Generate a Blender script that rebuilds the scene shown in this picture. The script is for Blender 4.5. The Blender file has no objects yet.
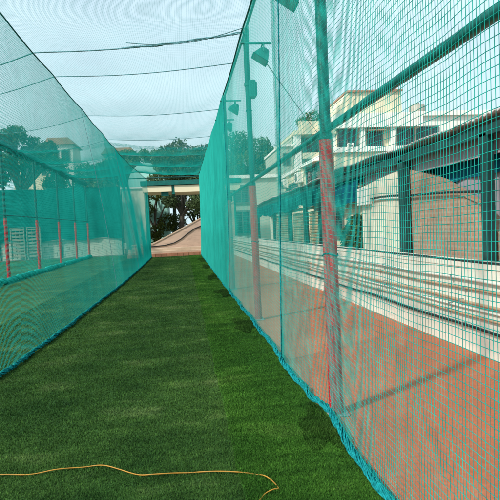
import bpy, math, random
import numpy as np
from mathutils import Vector, Matrix

random.seed(7)
RNG = np.random.default_rng(11)
S = bpy.context.scene
COL = S.collection
R = math.radians

# ------------------------------------------------------------------ materials
MATS = {}

def new_mat(name):
    m = bpy.data.materials.new(name); m.use_nodes = True
    nt = m.node_tree; nt.nodes.clear()
    out = nt.nodes.new('ShaderNodeOutputMaterial')
    MATS[name] = m
    return m, nt, out

def ramp(nt, fac, stops):
    r = nt.nodes.new('ShaderNodeValToRGB')
    els = r.color_ramp.elements
    while len(els) < len(stops): els.new(0.5)
    for e, (p, c) in zip(els, stops):
        e.position = p; e.color = (c[0], c[1], c[2], 1)
    nt.links.new(fac, r.inputs['Fac'])
    return r.outputs['Color']

def noise(nt, scale, detail=4, rough=0.55, vec=None, stretch=None):
    tc = nt.nodes.new('ShaderNodeTexCoord')
    v = tc.outputs['Object'] if vec is None else vec
    if stretch:
        mp = nt.nodes.new('ShaderNodeMapping'); mp.inputs['Scale'].default_value = stretch
        nt.links.new(v, mp.inputs['Vector']); v = mp.outputs['Vector']
    n = nt.nodes.new('ShaderNodeTexNoise')
    n.inputs['Scale'].default_value = scale; n.inputs['Detail'].default_value = detail
    n.inputs['Roughness'].default_value = rough
    nt.links.new(v, n.inputs['Vector'])
    return n.outputs['Fac']

def mix(nt, a, b, fac, mode='MIX'):
    m = nt.nodes.new('ShaderNodeMix'); m.data_type = 'RGBA'; m.blend_type = mode
    for sock, val in ((m.inputs['A'], a), (m.inputs['B'], b)):
        if isinstance(val, (tuple, list)): sock.default_value = (val[0], val[1], val[2], 1)
        else: nt.links.new(val, sock)
    if isinstance(fac, float): m.inputs['Factor'].default_value = fac
    else: nt.links.new(fac, m.inputs['Factor'])
    return m.outputs['Result']

def surf(name, col, rough=0.8, var=0.25, scale=4.0, dirt=None, dirt_scale=1.2, bump=0.0, bump_scale=40, metal=0.0, stretch=None, spec=0.3):
    m, nt, out = new_mat(name)
    p = nt.nodes.new('ShaderNodeBsdfPrincipled')
    p.inputs['Roughness'].default_value = rough; p.inputs['Metallic'].default_value = metal
    p.inputs['Specular IOR Level'].default_value = spec
    lo = tuple(c * (1 - var) for c in col); hi = tuple(min(1, c * (1 + var)) for c in col)
    c = ramp(nt, noise(nt, scale, 5, 0.6, stretch=stretch), [(0.3, lo), (0.7, hi)])
    if dirt:
        f = ramp(nt, noise(nt, dirt_scale, 6, 0.65, stretch=stretch), [(0.52, (0, 0, 0)), (0.72, (0.75, 0.75, 0.75))])
        c = mix(nt, c, dirt, f)
    nt.links.new(c, p.inputs['Base Color'])
    if bump:
        b = nt.nodes.new('ShaderNodeBump'); b.inputs['Strength'].default_value = bump; b.inputs['Distance'].default_value = 0.02
        nt.links.new(noise(nt, bump_scale, 4), b.inputs['Height']); nt.links.new(b.outputs['Normal'], p.inputs['Normal'])
    nt.links.new(p.outputs['BSDF'], out.inputs['Surface'])
    return m

def cloth(name, col, trans=0.35, var=0.12, scale=1.5, island=0.0):
    m, nt, out = new_mat(name)
    lo = tuple(c * (1 - var) for c in col); hi = tuple(min(1, c * (1 + var)) for c in col)
    if island:
        g = nt.nodes.new('ShaderNodeNewGeometry')
        c = ramp(nt, g.outputs['Random Per Island'], [(0.0, tuple(x * (1 - island) for x in col)), (1.0, tuple(x * (1 + island) for x in col))])
        f = ramp(nt, noise(nt, scale, 3), [(0.35, (0.6, 0.62, 0.6)), (0.65, (1.25, 1.2, 1.0))])
        c = mix(nt, c, f, 1.0, 'MULTIPLY')
    else:
        c = ramp(nt, noise(nt, scale, 4), [(0.3, lo), (0.7, hi)])
    d = nt.nodes.new('ShaderNodeBsdfDiffuse'); t = nt.nodes.new('ShaderNodeBsdfTranslucent')
    nt.links.new(c, d.inputs['Color']); nt.links.new(c, t.inputs['Color'])
    mx = nt.nodes.new('ShaderNodeMixShader'); mx.inputs['Fac'].default_value = trans
    nt.links.new(d.outputs['BSDF'], mx.inputs[1]); nt.links.new(t.outputs['BSDF'], mx.inputs[2])
    nt.links.new(mx.outputs['Shader'], out.inputs['Surface'])
    return m

NETC = cloth('net_twine', (0.045, 0.60, 0.53), 0.42)
NETA = cloth('net_twine_near', (0.030, 0.48, 0.42), 0.38, 0.3, 6)
NETL = cloth('net_twine_left', (0.022, 0.52, 0.47), 0.5)  # twine tone of both left-hand nets
NETO = cloth('net_twine_overhead', (0.14, 0.56, 0.57), 0.55)  # paler tint: the strands' backlight is put into the colour
NETF = cloth('net_twine_far', (0.035, 0.55, 0.49), 0.5)
ROLL = cloth('net_roll_twine', (0.012, 0.24, 0.26), 0.2, 0.5, 40)
ROPE_D = surf('dark_rope', (0.012, 0.085, 0.08), 0.85, 0.4, 40)
ROPE_G = surf('grey_rope', (0.10, 0.24, 0.27), 0.85, 0.35, 30)
SHADE = cloth('shade_cloth', (0.01, 0.145, 0.125), 0.3, 0.3, 0.9)
RED = surf('red_pole_paint', (0.42, 0.012, 0.020), 0.5, 0.22, 6, dirt=(0.15, 0.03, 0.03), dirt_scale=11, bump=0.1)
GREENP = surf('green_pole_paint', (0.006, 0.115, 0.10), 0.45, 0.25, 6, dirt=(0.02, 0.07, 0.06), dirt_scale=7)
LAMPG = surf('lamp_housing', (0.02, 0.20, 0.17), 0.5, 0.2, 8)
LAMPGL = surf('lamp_glass', (0.25, 0.32, 0.32), 0.15, 0.05, 3, spec=0.6)
METAL = surf('galvanised', (0.30, 0.31, 0.31), 0.5, 0.2, 10, metal=0.4)
YELLOW = surf('yellow_cable', (0.36, 0.18, 0.025), 0.5, 0.25, 9)
CREAMW = surf('cream_wall_paint', (0.70, 0.67, 0.58), 0.85, 0.08, 2.2, dirt=(0.50, 0.46, 0.38), dirt_scale=1.6, bump=0.15, bump_scale=25, stretch=(1, 0.5, 2.0))
PIPEBR = surf('brown_pipe', (0.40, 0.27, 0.17), 0.55, 0.25, 3)
PIPEBL = surf('black_pipe', (0.018, 0.02, 0.02), 0.45, 0.3, 5)
PIPEW = surf('white_pipe', (0.62, 0.60, 0.54), 0.5, 0.12, 3)
COPE = surf('coping_stone', (0.17, 0.18, 0.16), 0.8, 0.3, 5, dirt=(0.08, 0.09, 0.08))
PLASTER = surf('cream_plaster', (0.72, 0.67, 0.54), 0.9, 0.1, 1.8, dirt=(0.42, 0.38, 0.29), dirt_scale=1.4, bump=0.2, bump_scale=18)
FARCREAM = surf('house_cream', (0.72, 0.64, 0.46), 0.9, 0.08, 0.4, dirt=(0.54, 0.47, 0.34), dirt_scale=0.5)
FARWHITE = surf('house_white', (0.80, 0.78, 0.72), 0.9, 0.06, 0.4)
FARGREY = surf('house_greygreen', (0.42, 0.46, 0.38), 0.9, 0.1, 0.4)
LATT = surf('lattice_timber', (0.22, 0.25, 0.20), 0.85, 0.2, 3)
TURQ = surf('turquoise_sheet', (0.30, 0.60, 0.54), 0.6, 0.08, 1)
PANE = surf('window_pane', (0.02, 0.045, 0.055), 0.12, 0.3, 0.6, spec=0.6)
FRAMEM = surf('window_frame', (0.12, 0.13, 0.12), 0.6, 0.2, 3)
REDTRIM = surf('red_roof_trim', (0.40, 0.22, 0.15), 0.8, 0.2, 2)
CORR = surf('roof_sheet', (0.36, 0.31, 0.30), 0.6, 0.25, 1.1, dirt=(0.20, 0.15, 0.13), dirt_scale=0.8)
MAUVE = surf('back_wall_paint', (0.34, 0.30, 0.34), 0.9, 0.15, 1.3, dirt=(0.22, 0.19, 0.21))
TARP = cloth('blue_tarpaulin', (0.012, 0.12, 0.19), 0.3, 0.3, 2.0)
TARPG = cloth('teal_tarpaulin', (0.012, 0.15, 0.16), 0.3, 0.3, 2.0)
SHUT = surf('roller_shutter', (0.40, 0.36, 0.22), 0.6, 0.12, 2, dirt=(0.26, 0.23, 0.15))
DARKPOST = surf('shed_post_paint', (0.012, 0.05, 0.048), 0.5, 0.3, 4)
BARK = surf('bark', (0.06, 0.056, 0.045), 0.95, 0.4, 9, bump=0.5, bump_scale=14)
TIMBER = surf('kerb_brick', (0.40, 0.17, 0.10), 0.85, 0.22, 3, dirt=(0.24, 0.13, 0.09))
STEPM = surf('step_stone', (0.55, 0.40, 0.29), 0.85, 0.15, 2, dirt=(0.30, 0.24, 0.18), dirt_scale=2)
RAMPM = surf('ramp_plaster', (0.56, 0.39, 0.30), 0.9, 0.12, 1.5, dirt=(0.30, 0.21, 0.16), dirt_scale=2.4, bump=0.8, bump_scale=6, stretch=(0.6, 1, 2.5))
PLASTIC_BLACK = surf('tank_plastic', (0.34, 0.32, 0.27), 0.45, 0.2, 3)
POTM = surf('pot_clay', (0.34, 0.13, 0.07), 0.8, 0.2, 6)
LEAF_A = cloth('leaf_deep', (0.10, 0.155, 0.085), 0.42, island=0.5, scale=0.7)  # leaf tones brightened; the distant haze is put into their colour
LEAF_B = cloth('leaf_mid', (0.11, 0.16, 0.09), 0.45, island=0.5, scale=0.6)
LEAF_C = cloth('leaf_olive', (0.10, 0.13, 0.04), 0.38, island=0.5, scale=0.6)

def turf_mat(name, dark, light, streak, blade=False):
    m, nt, out = new_mat(name)
    p = nt.nodes.new('ShaderNodeBsdfPrincipled'); p.inputs['Roughness'].default_value = 0.75
    p.inputs['Specular IOR Level'].default_value = 0.12
    g = nt.nodes.new('ShaderNodeNewGeometry')
    a = noise(nt, 1.0, 6, 0.62, vec=g.outputs['Position'], stretch=(1.1, 1.5, 1))
    b = noise(nt, 55, 3, 0.6, vec=g.outputs['Position'])
    w = noise(nt, 0.55, 4, 0.6, vec=g.outputs['Position'], stretch=(1.0, 0.6, 1))
    c = ramp(nt, a, [(0.34, dark), (0.56, light), (0.74, streak)])
    c = mix(nt, c, ramp(nt, b, [(0.3, (0.55, 0.55, 0.55)), (0.7, (1.35, 1.35, 1.3))]), 0.85, 'MULTIPLY')
    c = mix(nt, c, ramp(nt, w, [(0.35, (0.72, 0.84, 0.8)), (0.64, (1.65, 1.35, 1.4))]), 0.9, 'MULTIPLY')
    sc = noise(nt, 3.0, 7, 0.75, vec=g.outputs['Position'], stretch=(1.1, 2.0, 1))
    c = mix(nt, c, ramp(nt, sc, [(0.36, (0.68, 0.72, 0.7)), (0.52, (1.0, 1.0, 1.0)), (0.68, (1.55, 1.4, 1.45))]), 0.9, 'MULTIPLY')
    if blade:
        c = mix(nt, c, ramp(nt, g.outputs['Random Per Island'], [(0, (0.6, 0.6, 0.6)), (0.8, (1.2, 1.2, 1.1)), (1, (1.8, 1.65, 1.5))]), 1.0, 'MULTIPLY')
    else:
        bp = nt.nodes.new('ShaderNodeBump'); bp.inputs['Strength'].default_value = 0.7; bp.inputs['Distance'].default_value = 0.02
        nt.links.new(noise(nt, 90, 3, 0.7, vec=g.outputs['Position']), bp.inputs['Height'])
        nt.links.new(bp.outputs['Normal'], p.inputs['Normal'])
    nt.links.new(c, p.inputs['Base Color'])
    nt.links.new(p.outputs['BSDF'], out.inputs['Surface'])
    return m

TURF_COL = ((0.020, 0.066, 0.013), (0.036, 0.098, 0.020), (0.082, 0.142, 0.048))
STRIP_COL = ((0.019, 0.078, 0.011), (0.036, 0.124, 0.016), (0.078, 0.168, 0.036))
TURF = turf_mat('turf_lane', *TURF_COL)
TURF_S = turf_mat('turf_strip', *STRIP_COL)
BLADE = turf_mat('turf_blades', *TURF_COL, blade=True)
BLADE_S = turf_mat('turf_strip_blades', *STRIP_COL, blade=True)
BLADE_DARK = turf_mat('dark_patch_blades', (0.012, 0.045, 0.007), (0.020, 0.066, 0.010), (0.030, 0.085, 0.014), blade=True)  # darker green for the blade patches at the pole feet

def paving_mat():
    m, nt, out = new_mat('terracotta_paving')
    p = nt.nodes.new('ShaderNodeBsdfPrincipled'); p.inputs['Roughness'].default_value = 0.85
    p.inputs['Specular IOR Level'].default_value = 0.2
    a = noise(nt, 0.8, 6, 0.6)
    c = ramp(nt, a, [(0.3, (0.36, 0.115, 0.056)), (0.6, (0.47, 0.150, 0.072)), (0.8, (0.49, 0.20, 0.115))])
    b = noise(nt, 30, 4)
    c = mix(nt, c, ramp(nt, b, [(0.3, (0.82, 0.82, 0.82)), (0.7, (1.12, 1.12, 1.12))]), 0.8, 'MULTIPLY')
    dust = ramp(nt, noise(nt, 1.7, 6, 0.7), [(0.55, (0, 0, 0)), (0.8, (0.5, 0.5, 0.5))])
    c = mix(nt, c, (0.42, 0.27, 0.19), dust)
    nt.links.new(c, p.inputs['Base Color'])
    bp = nt.nodes.new('ShaderNodeBump'); bp.inputs['Strength'].default_value = 0.2; bp.inputs['Distance'].default_value = 0.01
    nt.links.new(noise(nt, 60, 4), bp.inputs['Height']); nt.links.new(bp.outputs['Normal'], p.inputs['Normal'])
    nt.links.new(p.outputs['BSDF'], out.inputs['Surface'])
    return m
PAVE = paving_mat()
EARTH = surf('bare_ground', (0.20, 0.16, 0.115), 0.95, 0.3, 0.6, dirt=(0.10, 0.11, 0.06), dirt_scale=0.2)

def brick_mat():
    m, nt, out = new_mat('exposed_brick')
    p = nt.nodes.new('ShaderNodeBsdfPrincipled'); p.inputs['Roughness'].default_value = 0.9
    g = nt.nodes.new('ShaderNodeNewGeometry')
    sx = nt.nodes.new('ShaderNodeSeparateXYZ'); nt.links.new(g.outputs['Position'], sx.inputs[0])
    cx = nt.nodes.new('ShaderNodeCombineXYZ')
    ad = nt.nodes.new('ShaderNodeMath'); ad.operation = 'ADD'
    nt.links.new(sx.outputs['X'], ad.inputs[0]); nt.links.new(sx.outputs['Y'], ad.inputs[1])
    nt.links.new(ad.outputs[0], cx.inputs['X']); nt.links.new(sx.outputs['Z'], cx.inputs['Y'])
    b = nt.nodes.new('ShaderNodeTexBrick'); nt.links.new(cx.outputs[0], b.inputs['Vector'])
    b.inputs['Color1'].default_value = (0.42, 0.21, 0.13, 1); b.inputs['Color2'].default_value = (0.36, 0.22, 0.15, 1)
    b.inputs['Mortar'].default_value = (0.40, 0.29, 0.21, 1)
    b.inputs['Scale'].default_value = 1.0; b.inputs['Brick Width'].default_value = 0.13; b.inputs['Row Height'].default_value = 0.065
    b.inputs['Mortar Size'].default_value = 0.014
    c = mix(nt, b.outputs['Color'], ramp(nt, noise(nt, 3, 5), [(0.3, (0.8, 0.8, 0.8)), (0.7, (1.15, 1.15, 1.15))]), 0.8, 'MULTIPLY')
    nt.links.new(c, p.inputs['Base Color'])
    bp = nt.nodes.new('ShaderNodeBump'); bp.inputs['Strength'].default_value = 0.5; bp.inputs['Distance'].default_value = 0.01; bp.invert = True
    nt.links.new(b.outputs['Fac'], bp.inputs['Height']); nt.links.new(bp.outputs['Normal'], p.inputs['Normal'])
    nt.links.new(p.outputs['BSDF'], out.inputs['Surface'])
    return m
BRICK = brick_mat()

# ------------------------------------------------------------------ object helpers
def link(o):
    COL.objects.link(o); return o

def tag(o, label=None, cat=None, group=None, kind=None):
    if label: o['label'] = label
    if cat: o['category'] = cat
    if group: o['group'] = group
    if kind: o['kind'] = kind
    return o

def empty(name, loc, label, cat, group=None):
    o = link(bpy.data.objects.new(name, None))
    o.location = loc; o.empty_display_size = 0.2
    return tag(o, label, cat, group)

def mesh_np(name, V, F, mat, parent=None, smooth=False, mats=None, midx=None):
    """V (n,3), F (m,k) with k constant; world coordinates."""
    V = np.asarray(V, np.float32); F = np.asarray(F, np.int32)
    k = F.shape[1]
    me = bpy.data.meshes.new(name)
    if parent is None:
        o0 = np.array([(V[:, 0].min() + V[:, 0].max()) / 2, (V[:, 1].min() + V[:, 1].max()) / 2, V[:, 2].min()], np.float32)
        V = V - o0
    me.vertices.add(len(V)); me.vertices.foreach_set('co', V.ravel())
    me.loops.add(F.size); me.loops.foreach_set('vertex_index', F.ravel())
    me.polygons.add(len(F))
    me.polygons.foreach_set('loop_start', np.arange(0, F.size, k, dtype=np.int32))
    me.polygons.foreach_set('loop_total', np.full(len(F), k, np.int32))
    if smooth: me.polygons.foreach_set('use_smooth', np.ones(len(F), bool))
    me.materials.append(mat)
    me.update(calc_edges=True); me.validate()
    return finish(name, me, parent, None if parent is not None else o0)

def finish(name, me, parent, origin):
    o = link(bpy.data.objects.new(name, me))
    if parent is not None:
        o.parent = parent
        # world matrix of the parent (unrotated things): undo its offset
        off = Vector((0, 0, 0)); p = parent; seen = parent
        while p is not None:
            off = off + p.location + (p.matrix_parent_inverse.to_translation() if p.parent else Vector((0, 0, 0)))
            p = p.parent
        o.matrix_parent_inverse = Matrix.Translation(-off)
    else:
        o.location = [float(a) for a in origin]
    return o

class MB:
    def __init__(self): self.v = []; self.f = []; self.sm = []
    def add(self, vs, fs, smooth=False):
        n = len(self.v); self.v += [tuple(float(c) for c in p) for p in vs]
        self.f += [tuple(i + n for i in f) for f in fs]; self.sm += [smooth] * len(fs)
    def box(self, x0, x1, y0, y1, z0, z1, bev=0.0):
        if bev <= 0:
            vs = [(x, y, z) for z in (z0, z1) for y in (y0, y1) for x in (x0, x1)]
            self.add(vs, [(0, 2, 3, 1), (4, 5, 7, 6), (0, 1, 5, 4), (2, 6, 7, 3), (0, 4, 6, 2), (1, 3, 7, 5)])
        else:
            b = min(bev, (x1 - x0) / 2.1, (y1 - y0) / 2.1)
            ring = [(x0 + b, y0), (x1 - b, y0), (x1, y0 + b), (x1, y1 - b), (x1 - b, y1), (x0 + b, y1), (x0, y1 - b), (x0, y0 + b)]
            top = [(x0 + b, y0 + b)] * 2
            vs = [(x, y, z0) for x, y in ring] + [(x, y, z1 - b) for x, y in ring]
            cx, cy = (x0 + x1) / 2, (y0 + y1) / 2
            vs += [(x - b * np.sign(x - cx) * 0.8, y - b * np.sign(y - cy) * 0.8, z1) for x, y in ring]
            fs = [tuple(reversed(range(8)))]
            for k in range(2):
                for i in range(8):
                    j = (i + 1) % 8
                    fs.append((k * 8 + i, k * 8 + j, k * 8 + 8 + j, k * 8 + 8 + i))
            fs.append(tuple(range(16, 24)))
            self.add(vs, fs)
        return self
    def tube(self, pts, r, n=8, cap=True):
        pts = [Vector(p) for p in pts]; m = len(pts)
        rs = r if isinstance(r, (list, tuple)) else [r] * m
        vs = []; fs = []; ref = None
        for i, p in enumerate(pts):
            t = (pts[min(i + 1, m - 1)] - pts[max(i - 1, 0)]).normalized()
            if ref is None:
                ref = Vector((0, 0, 1)) if abs(t.z) < 0.9 else Vector((1, 0, 0))
            a = t.cross(ref).normalized(); b = t.cross(a).normalized(); ref = (a.cross(t)).normalized()
            for k in range(n):
                th = 2 * math.pi * k / n
                vs.append(p + a * (rs[i] * math.cos(th)) + b * (rs[i] * math.sin(th)))
        for i in range(m - 1):
            for k in range(n):
                l = (k + 1) % n
                fs.append((i * n + k, i * n + l, (i + 1) * n + l, (i + 1) * n + k))
        self.add(vs, fs, True)
        if cap:
            self.add(vs[:n], [tuple(reversed(range(n)))]); self.add(vs[-n:], [tuple(range(n))])
        return self
    def prism(self, poly, axis, d0, d1):
        """poly of (a,b) extruded along axis: 'x' -> (d,a,b); 'y' -> (a,d,b); 'z' -> (a,b,d)"""
        def P(a, b, d): return (d, a, b) if axis == 'x' else (a, d, b) if axis == 'y' else (a, b, d)
        n = len(poly)
        vs = [P(a, b, d0) for a, b in poly] + [P(a, b, d1) for a, b in poly]
        fs = [tuple(range(n)), tuple(reversed(range(n, 2 * n)))]
        for i in range(n):
            j = (i + 1) % n; fs.append((i, n + i, n + j, j))
        self.add(vs, fs); return self
    def build(self, name, mat, parent=None):
        me = bpy.data.meshes.new(name)
        V = np.array(self.v, np.float64)
        o0 = None
        if parent is None:
            o0 = ((V[:, 0].min() + V[:, 0].max()) / 2, (V[:, 1].min() + V[:, 1].max()) / 2, V[:, 2].min())
            V = V - np.array(o0)
        me.from_pydata([tuple(p) for p in V], [], self.f)
        me.polygons.foreach_set('use_smooth', np.array(self.sm, bool))
        me.materials.append(mat)
        import bmesh
        bm = bmesh.new(); bm.from_mesh(me); bmesh.ops.recalc_face_normals(bm, faces=bm.faces); bm.to_mesh(me); bm.free()
        me.update()
        return finish(name, me, parent, o0)

def dup(root, delta, label=None, group=None):
    def cp(o, parent):
        c = link(o.copy())
        if parent is not None:
            c.parent = parent; c.matrix_parent_inverse = o.matrix_parent_inverse.copy()
        for ch in o.children: cp(ch, c)
        return c
    r = cp(root, None)
    r.location = Vector(root.location) + Vector(delta)
    if label: r['label'] = label
    if group: r['group'] = group
    return r

def lerp(a, b, t): return a + (b - a) * t

def wave(seed):
    r = np.random.default_rng(seed)
    ks = r.uniform(0.4, 2.6, 6); kz = r.uniform(0.3, 1.8, 6); ph = r.uniform(0, 6.28, 6); am = r.uniform(0.3, 1, 6)
    def f(y, z):
        s = 0
        for i in range(6): s = s + am[i] * np.sin(ks[i] * y + kz[i] * z * (1 if i % 2 else -1) + ph[i])
        return s / 3.0
    return f

# ------------------------------------------------------------------ nets: every twine is real geometry
def strands(P, r, ref, n=3):
    """P (m,k,3) polylines -> verts, quads of n-sided twines"""
    m, k, _ = P.shape
    T = np.gradient(P, axis=1); T /= np.linalg.norm(T, axis=2, keepdims=True) + 1e-9
    A = np.cross(T, np.asarray(ref, float)); A /= np.linalg.norm(A, axis=2, keepdims=True) + 1e-9
    B = np.cross(T, A)
    th = np.arange(n) * 2 * np.pi / n
    V = P[:, :, None, :] + r * (A[:, :, None, :] * np.cos(th)[None, None, :, None] + B[:, :, None, :] * np.sin(th)[None, None, :, None])
    idx = np.arange(m * k * n).reshape(m, k, n)
    a = idx[:, :-1, :]; b = idx[:, 1:, :]
    F = np.stack([a, np.roll(a, -1, 2), np.roll(b, -1, 2), b], -1).reshape(-1, 4)
    return V.reshape(-1, 3), F

def net(name, surf_fn, u0, u1, v0, v1, cu, cv, r, ref, mat, ku=0.35, kv=0.35, parent=None, skip=None):
    us = np.arange(u0, u1 + 1e-6, cu); vs = np.arange(v0, v1 + 1e-6, cv)
    nu = max(2, int((u1 - u0) / ku) + 1); nv = max(2, int((v1 - v0) / kv) + 1)
    fu = np.linspace(u0, u1, nu); fv = np.linspace(v0, v1, nv)
    U, Vv = np.meshgrid(us, fv, indexing='ij')
    V1, F1 = strands(surf_fn(U, Vv), r, ref)
    U, Vv = np.meshgrid(fu, vs, indexing='ij')
    P = surf_fn(U.T, Vv.T)
    V2, F2 = strands(P, r, ref)
    return mesh_np(name, np.vstack([V1, V2]), np.vstack([F1, F2 + len(V1)]), mat, parent, smooth=True)

def bundle(name, path, r, mat, parent=None, n=7, seed=1, wob=0.4, twist=9.0, lumps=3.0, fat=0.55):
    """gathered net: several twisted loose cords wound round a path, one mesh"""
    rg = np.random.default_rng(seed)
    path = np.asarray(path, float)
    seg = np.linalg.norm(np.diff(path, axis=0), axis=1); s = np.r_[0, np.cumsum(seg)]
    L = s[-1]; k = max(8, int(L / (r * 1.6)))
    k = min(int(k * (1 if fat > 0.4 else 1.6)), 1500)
    t = np.linspace(0, L, k)
    C = np.stack([np.interp(t, s, path[:, i]) for i in range(3)], 1)
    P = []
    for j in range(n):
        ph = rg.uniform(0, 6.28); rr = r * rg.uniform(0.45, 0.9)
        lum = 1 + wob * np.sin(t * lumps * rg.uniform(0.6, 1.6) + rg.uniform(0, 6.28)) + wob * rg.normal(0, 0.35, k)
        a = ph + t * twist * rg.uniform(0.7, 1.3)
        D = np.gradient(C, axis=0); D /= np.linalg.norm(D, axis=1, keepdims=True) + 1e-9
        up = np.array([0, 0, 1.0]) if abs(D[:, 2]).mean() < 0.9 else np.array([1.0, 0, 0])
        A = np.cross(D, up); A /= np.linalg.norm(A, axis=1, keepdims=True) + 1e-9
        B = np.cross(D, A)
        P.append(C + (rr * lum)[:, None] * (A * np.cos(a)[:, None] + B * np.sin(a)[:, None]))
    V, F = strands(np.array(P), r * fat, (0.3, 0.2, 0.9), 5)
    return mesh_np(name, V, F, mat, parent, smooth=True)

# right-hand net, hung just inside the posts
RB_Y = np.array([0.5, 2.72, 2.85, 3.3, 3.75, 4.05, 4.35, 5.0, 5.74, 7.77, 11.58, 16.24, 27.0, 31.0])
RB_X = np.array([1.0, 1.0, 0.99, 1.01, 1.05, 1.07, 1.0, 0.99, 1.0, 1.0, 0.98, 0.97, 0.95, 0.95])
w1 = wave(3); w2 = wave(9)
def right_fn(amp, dx=0.0, top=4.5, wv=w1, fine=0.0):
    def f(Y, Z):
        s = np.clip(Z / top, 0, 1)
        base = np.interp(Y, RB_Y, RB_X)
        X = base * (1 - s) ** 2 + (1 - (1 - s) ** 2) * 1.05 + dx
        X = X + amp * wv(Y, Z) * np.sin(np.pi * np.clip(s, 0, 1)) ** 0.6
        if fine: X = X + fine * np.sin(Y * 9 + 0.7 * np.sin(Z * 1.3)) * (1 - 0.5 * s)
        Zs = Z - 0.05 * np.sin(np.pi * np.clip(((Y - 4.05) / 4.39) % 1, 0, 1)) * s
        jy = 0.008 * np.sin(2.1 * Z + 3 * Y) + 0.004 * np.sin(7.3 * Z - 5 * Y) + 0.003 * np.sin(31 * Y + 1.7 * Z)
        jz = 0.007 * np.sin(4.1 * Y + 1.1 * Z) + 0.004 * np.sin(11 * Y - 2.3 * Z) + 0.003 * np.sin(37 * Z + 2 * Y)
        hang = 0.016 * np.sin(np.pi * np.clip(((Y - 4.05) / 2.195) % 1, 0, 1)) * np.sin(np.pi * s)
        return np.stack([X, Y + jy, Zs + jz * np.sin(np.pi * s) - hang], -1)
    return f

rfA = right_fn(0.012); rfB = right_fn(0.008, 0.006, wv=w2)
netA = net('side_net', rfA, 0.6, 5.76, 0.03, 4.5, 0.0255, 0.0340, 0.00165, (1, 0, 0.05), NETA, 0.10, 0.10)
tag(netA, 'wide open turquoise net panel in front of the nearest red pole', 'net', 'nets along the right edge of the turf')
netB = net('side_net', rfB, 5.55, 30.4, 0.03, 4.5, 0.0285, 0.0365, 0.0011, (1, 0, 0.05), NETC, 0.12, 0.3)
tag(netB, 'hazy see through turquoise net curtain starting just beyond the nearest red pole', 'net', 'nets along the right edge of the turf')
rfC = right_fn(0.010, -0.016, wv=w1)
netC = net('side_net', rfC, 12.0, 30.4, 0.03, 4.48, 0.0285, 0.0365, 0.0013, (1, 0, 0.05), NETC, 0.15, 0.3)
tag(netC, 'opaque turquoise net layer lapped over the hazy curtain, from the third pole onward', 'net', 'nets along the right edge of the turf')
def edge_path(fn, pts, n=60, off=(0, 0, 0)):
    a = np.array(pts, float); t = np.linspace(0, 1, len(a)); tt = np.linspace(0, 1, n)
    U = np.interp(tt, t, a[:, 0]); V = np.interp(tt, t, a[:, 1])
    return fn(U, V) + np.array(off)
for fn, y0, y1, o, sd in ((rfA, 0.6, 5.76, netA, 4), (rfB, 5.72, 30.4, netB, 5)):
    p = edge_path(fn, [(y0, 4.5), (y1, 4.5)], 90)
    MB().tube([tuple(q) for q in p], 0.016, 6).build('head_rope', ROPE_D, o)
    p = edge_path(fn, [(y0, 0.03), (y1, 0.03)], int((y1 - y0) / 0.05))
    p[:, 2] = 0.034; p[:, 0] += 0.012 * np.sin(p[:, 1] * 3.1) + 0.006 * np.sin(p[:, 1] * 11)
    bundle('ground_roll', p, 0.027, ROLL, o, n=24, seed=sd, twist=11, lumps=6, fat=0.22, wob=0.22)
p = edge_path(rfA, [(5.76, 0.03), (5.2, 4.5)], 40, (-0.008, 0, 0))
MB().tube([tuple(q) for q in p], 0.007, 6).build('lacing_rope', ROLL, netB)
p = edge_path(rfC, [(12.0, 0.05), (12.0, 4.48)], 30, (-0.004, 0, 0))
MB().tube([tuple(q) for q in p], 0.006, 6).build('lacing_rope', ROLL, netC)

# left dividing net
LB_Y = np.array([2, 5.99, 6.31, 7.31, 8.93, 10.2, 11.25, 13, 15.45, 20, 25, 31.0])
LB_X = np.array([-2.06, -2.02, -2.0, -1.96, -1.90, -1.885, -1.87, -1.83, -1.78, -1.76, -1.77, -1.80])
w3 = wave(21)
def left_fn(Y, Z):
    s = np.clip(Z / 4.74, 0, 1)
    base = np.interp(Y, LB_Y, LB_X)
    e = np.clip((Y - 23.5) / 6.5, 0, 1) ** 1.5
    tx = -2.45 + 0.62 * e; tz = 4.74 - 0.42 * e - 0.04 * np.sin(np.pi * ((Y - 1.5) / 3.3 % 1))
    X = base + (tx - base) * s ** 1.25 + 0.010 * w3(Y, Z) * np.sin(np.pi * s) ** 0.6
    return np.stack([X, Y + 0.015 * np.sin(1.7 * Z + 2 * Y), s * tz], -1)
netL = net('dividing_net', left_fn, 4.2, 30.3, 0.03, 4.74, 0.034, 0.037, 0.0016, (1, 0, 0.1), NETL, 0.2, 0.3)
tag(netL, 'teal net hanging between the two lanes with its hem trailing on the turf', 'net')
MB().tube([tuple(q) for q in edge_path(left_fn, [(4.2, 4.74), (30.3, 4.74)], 120)], 0.013, 6).build('head_rope', ROPE_D, netL)
p = edge_path(left_fn, [(4.2, 0.02), (30.3, 0.02)], 500); p[:, 2] = 0.03; p[:, 0] += 0.01 * np.sin(p[:, 1] * 5)
bundle('ground_roll', p, 0.024, ROLL, netL, n=16, seed=8, twist=14, lumps=6, fat=0.25)
for yy in (14.4, 21.0):
    MB().tube([tuple(q) for q in edge_path(left_fn, [(yy, 0.03), (yy, 4.74)], 24, (0.004, 0, 0))], 0.005, 5).build('seam_cord', ROPE_G, netL)

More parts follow.
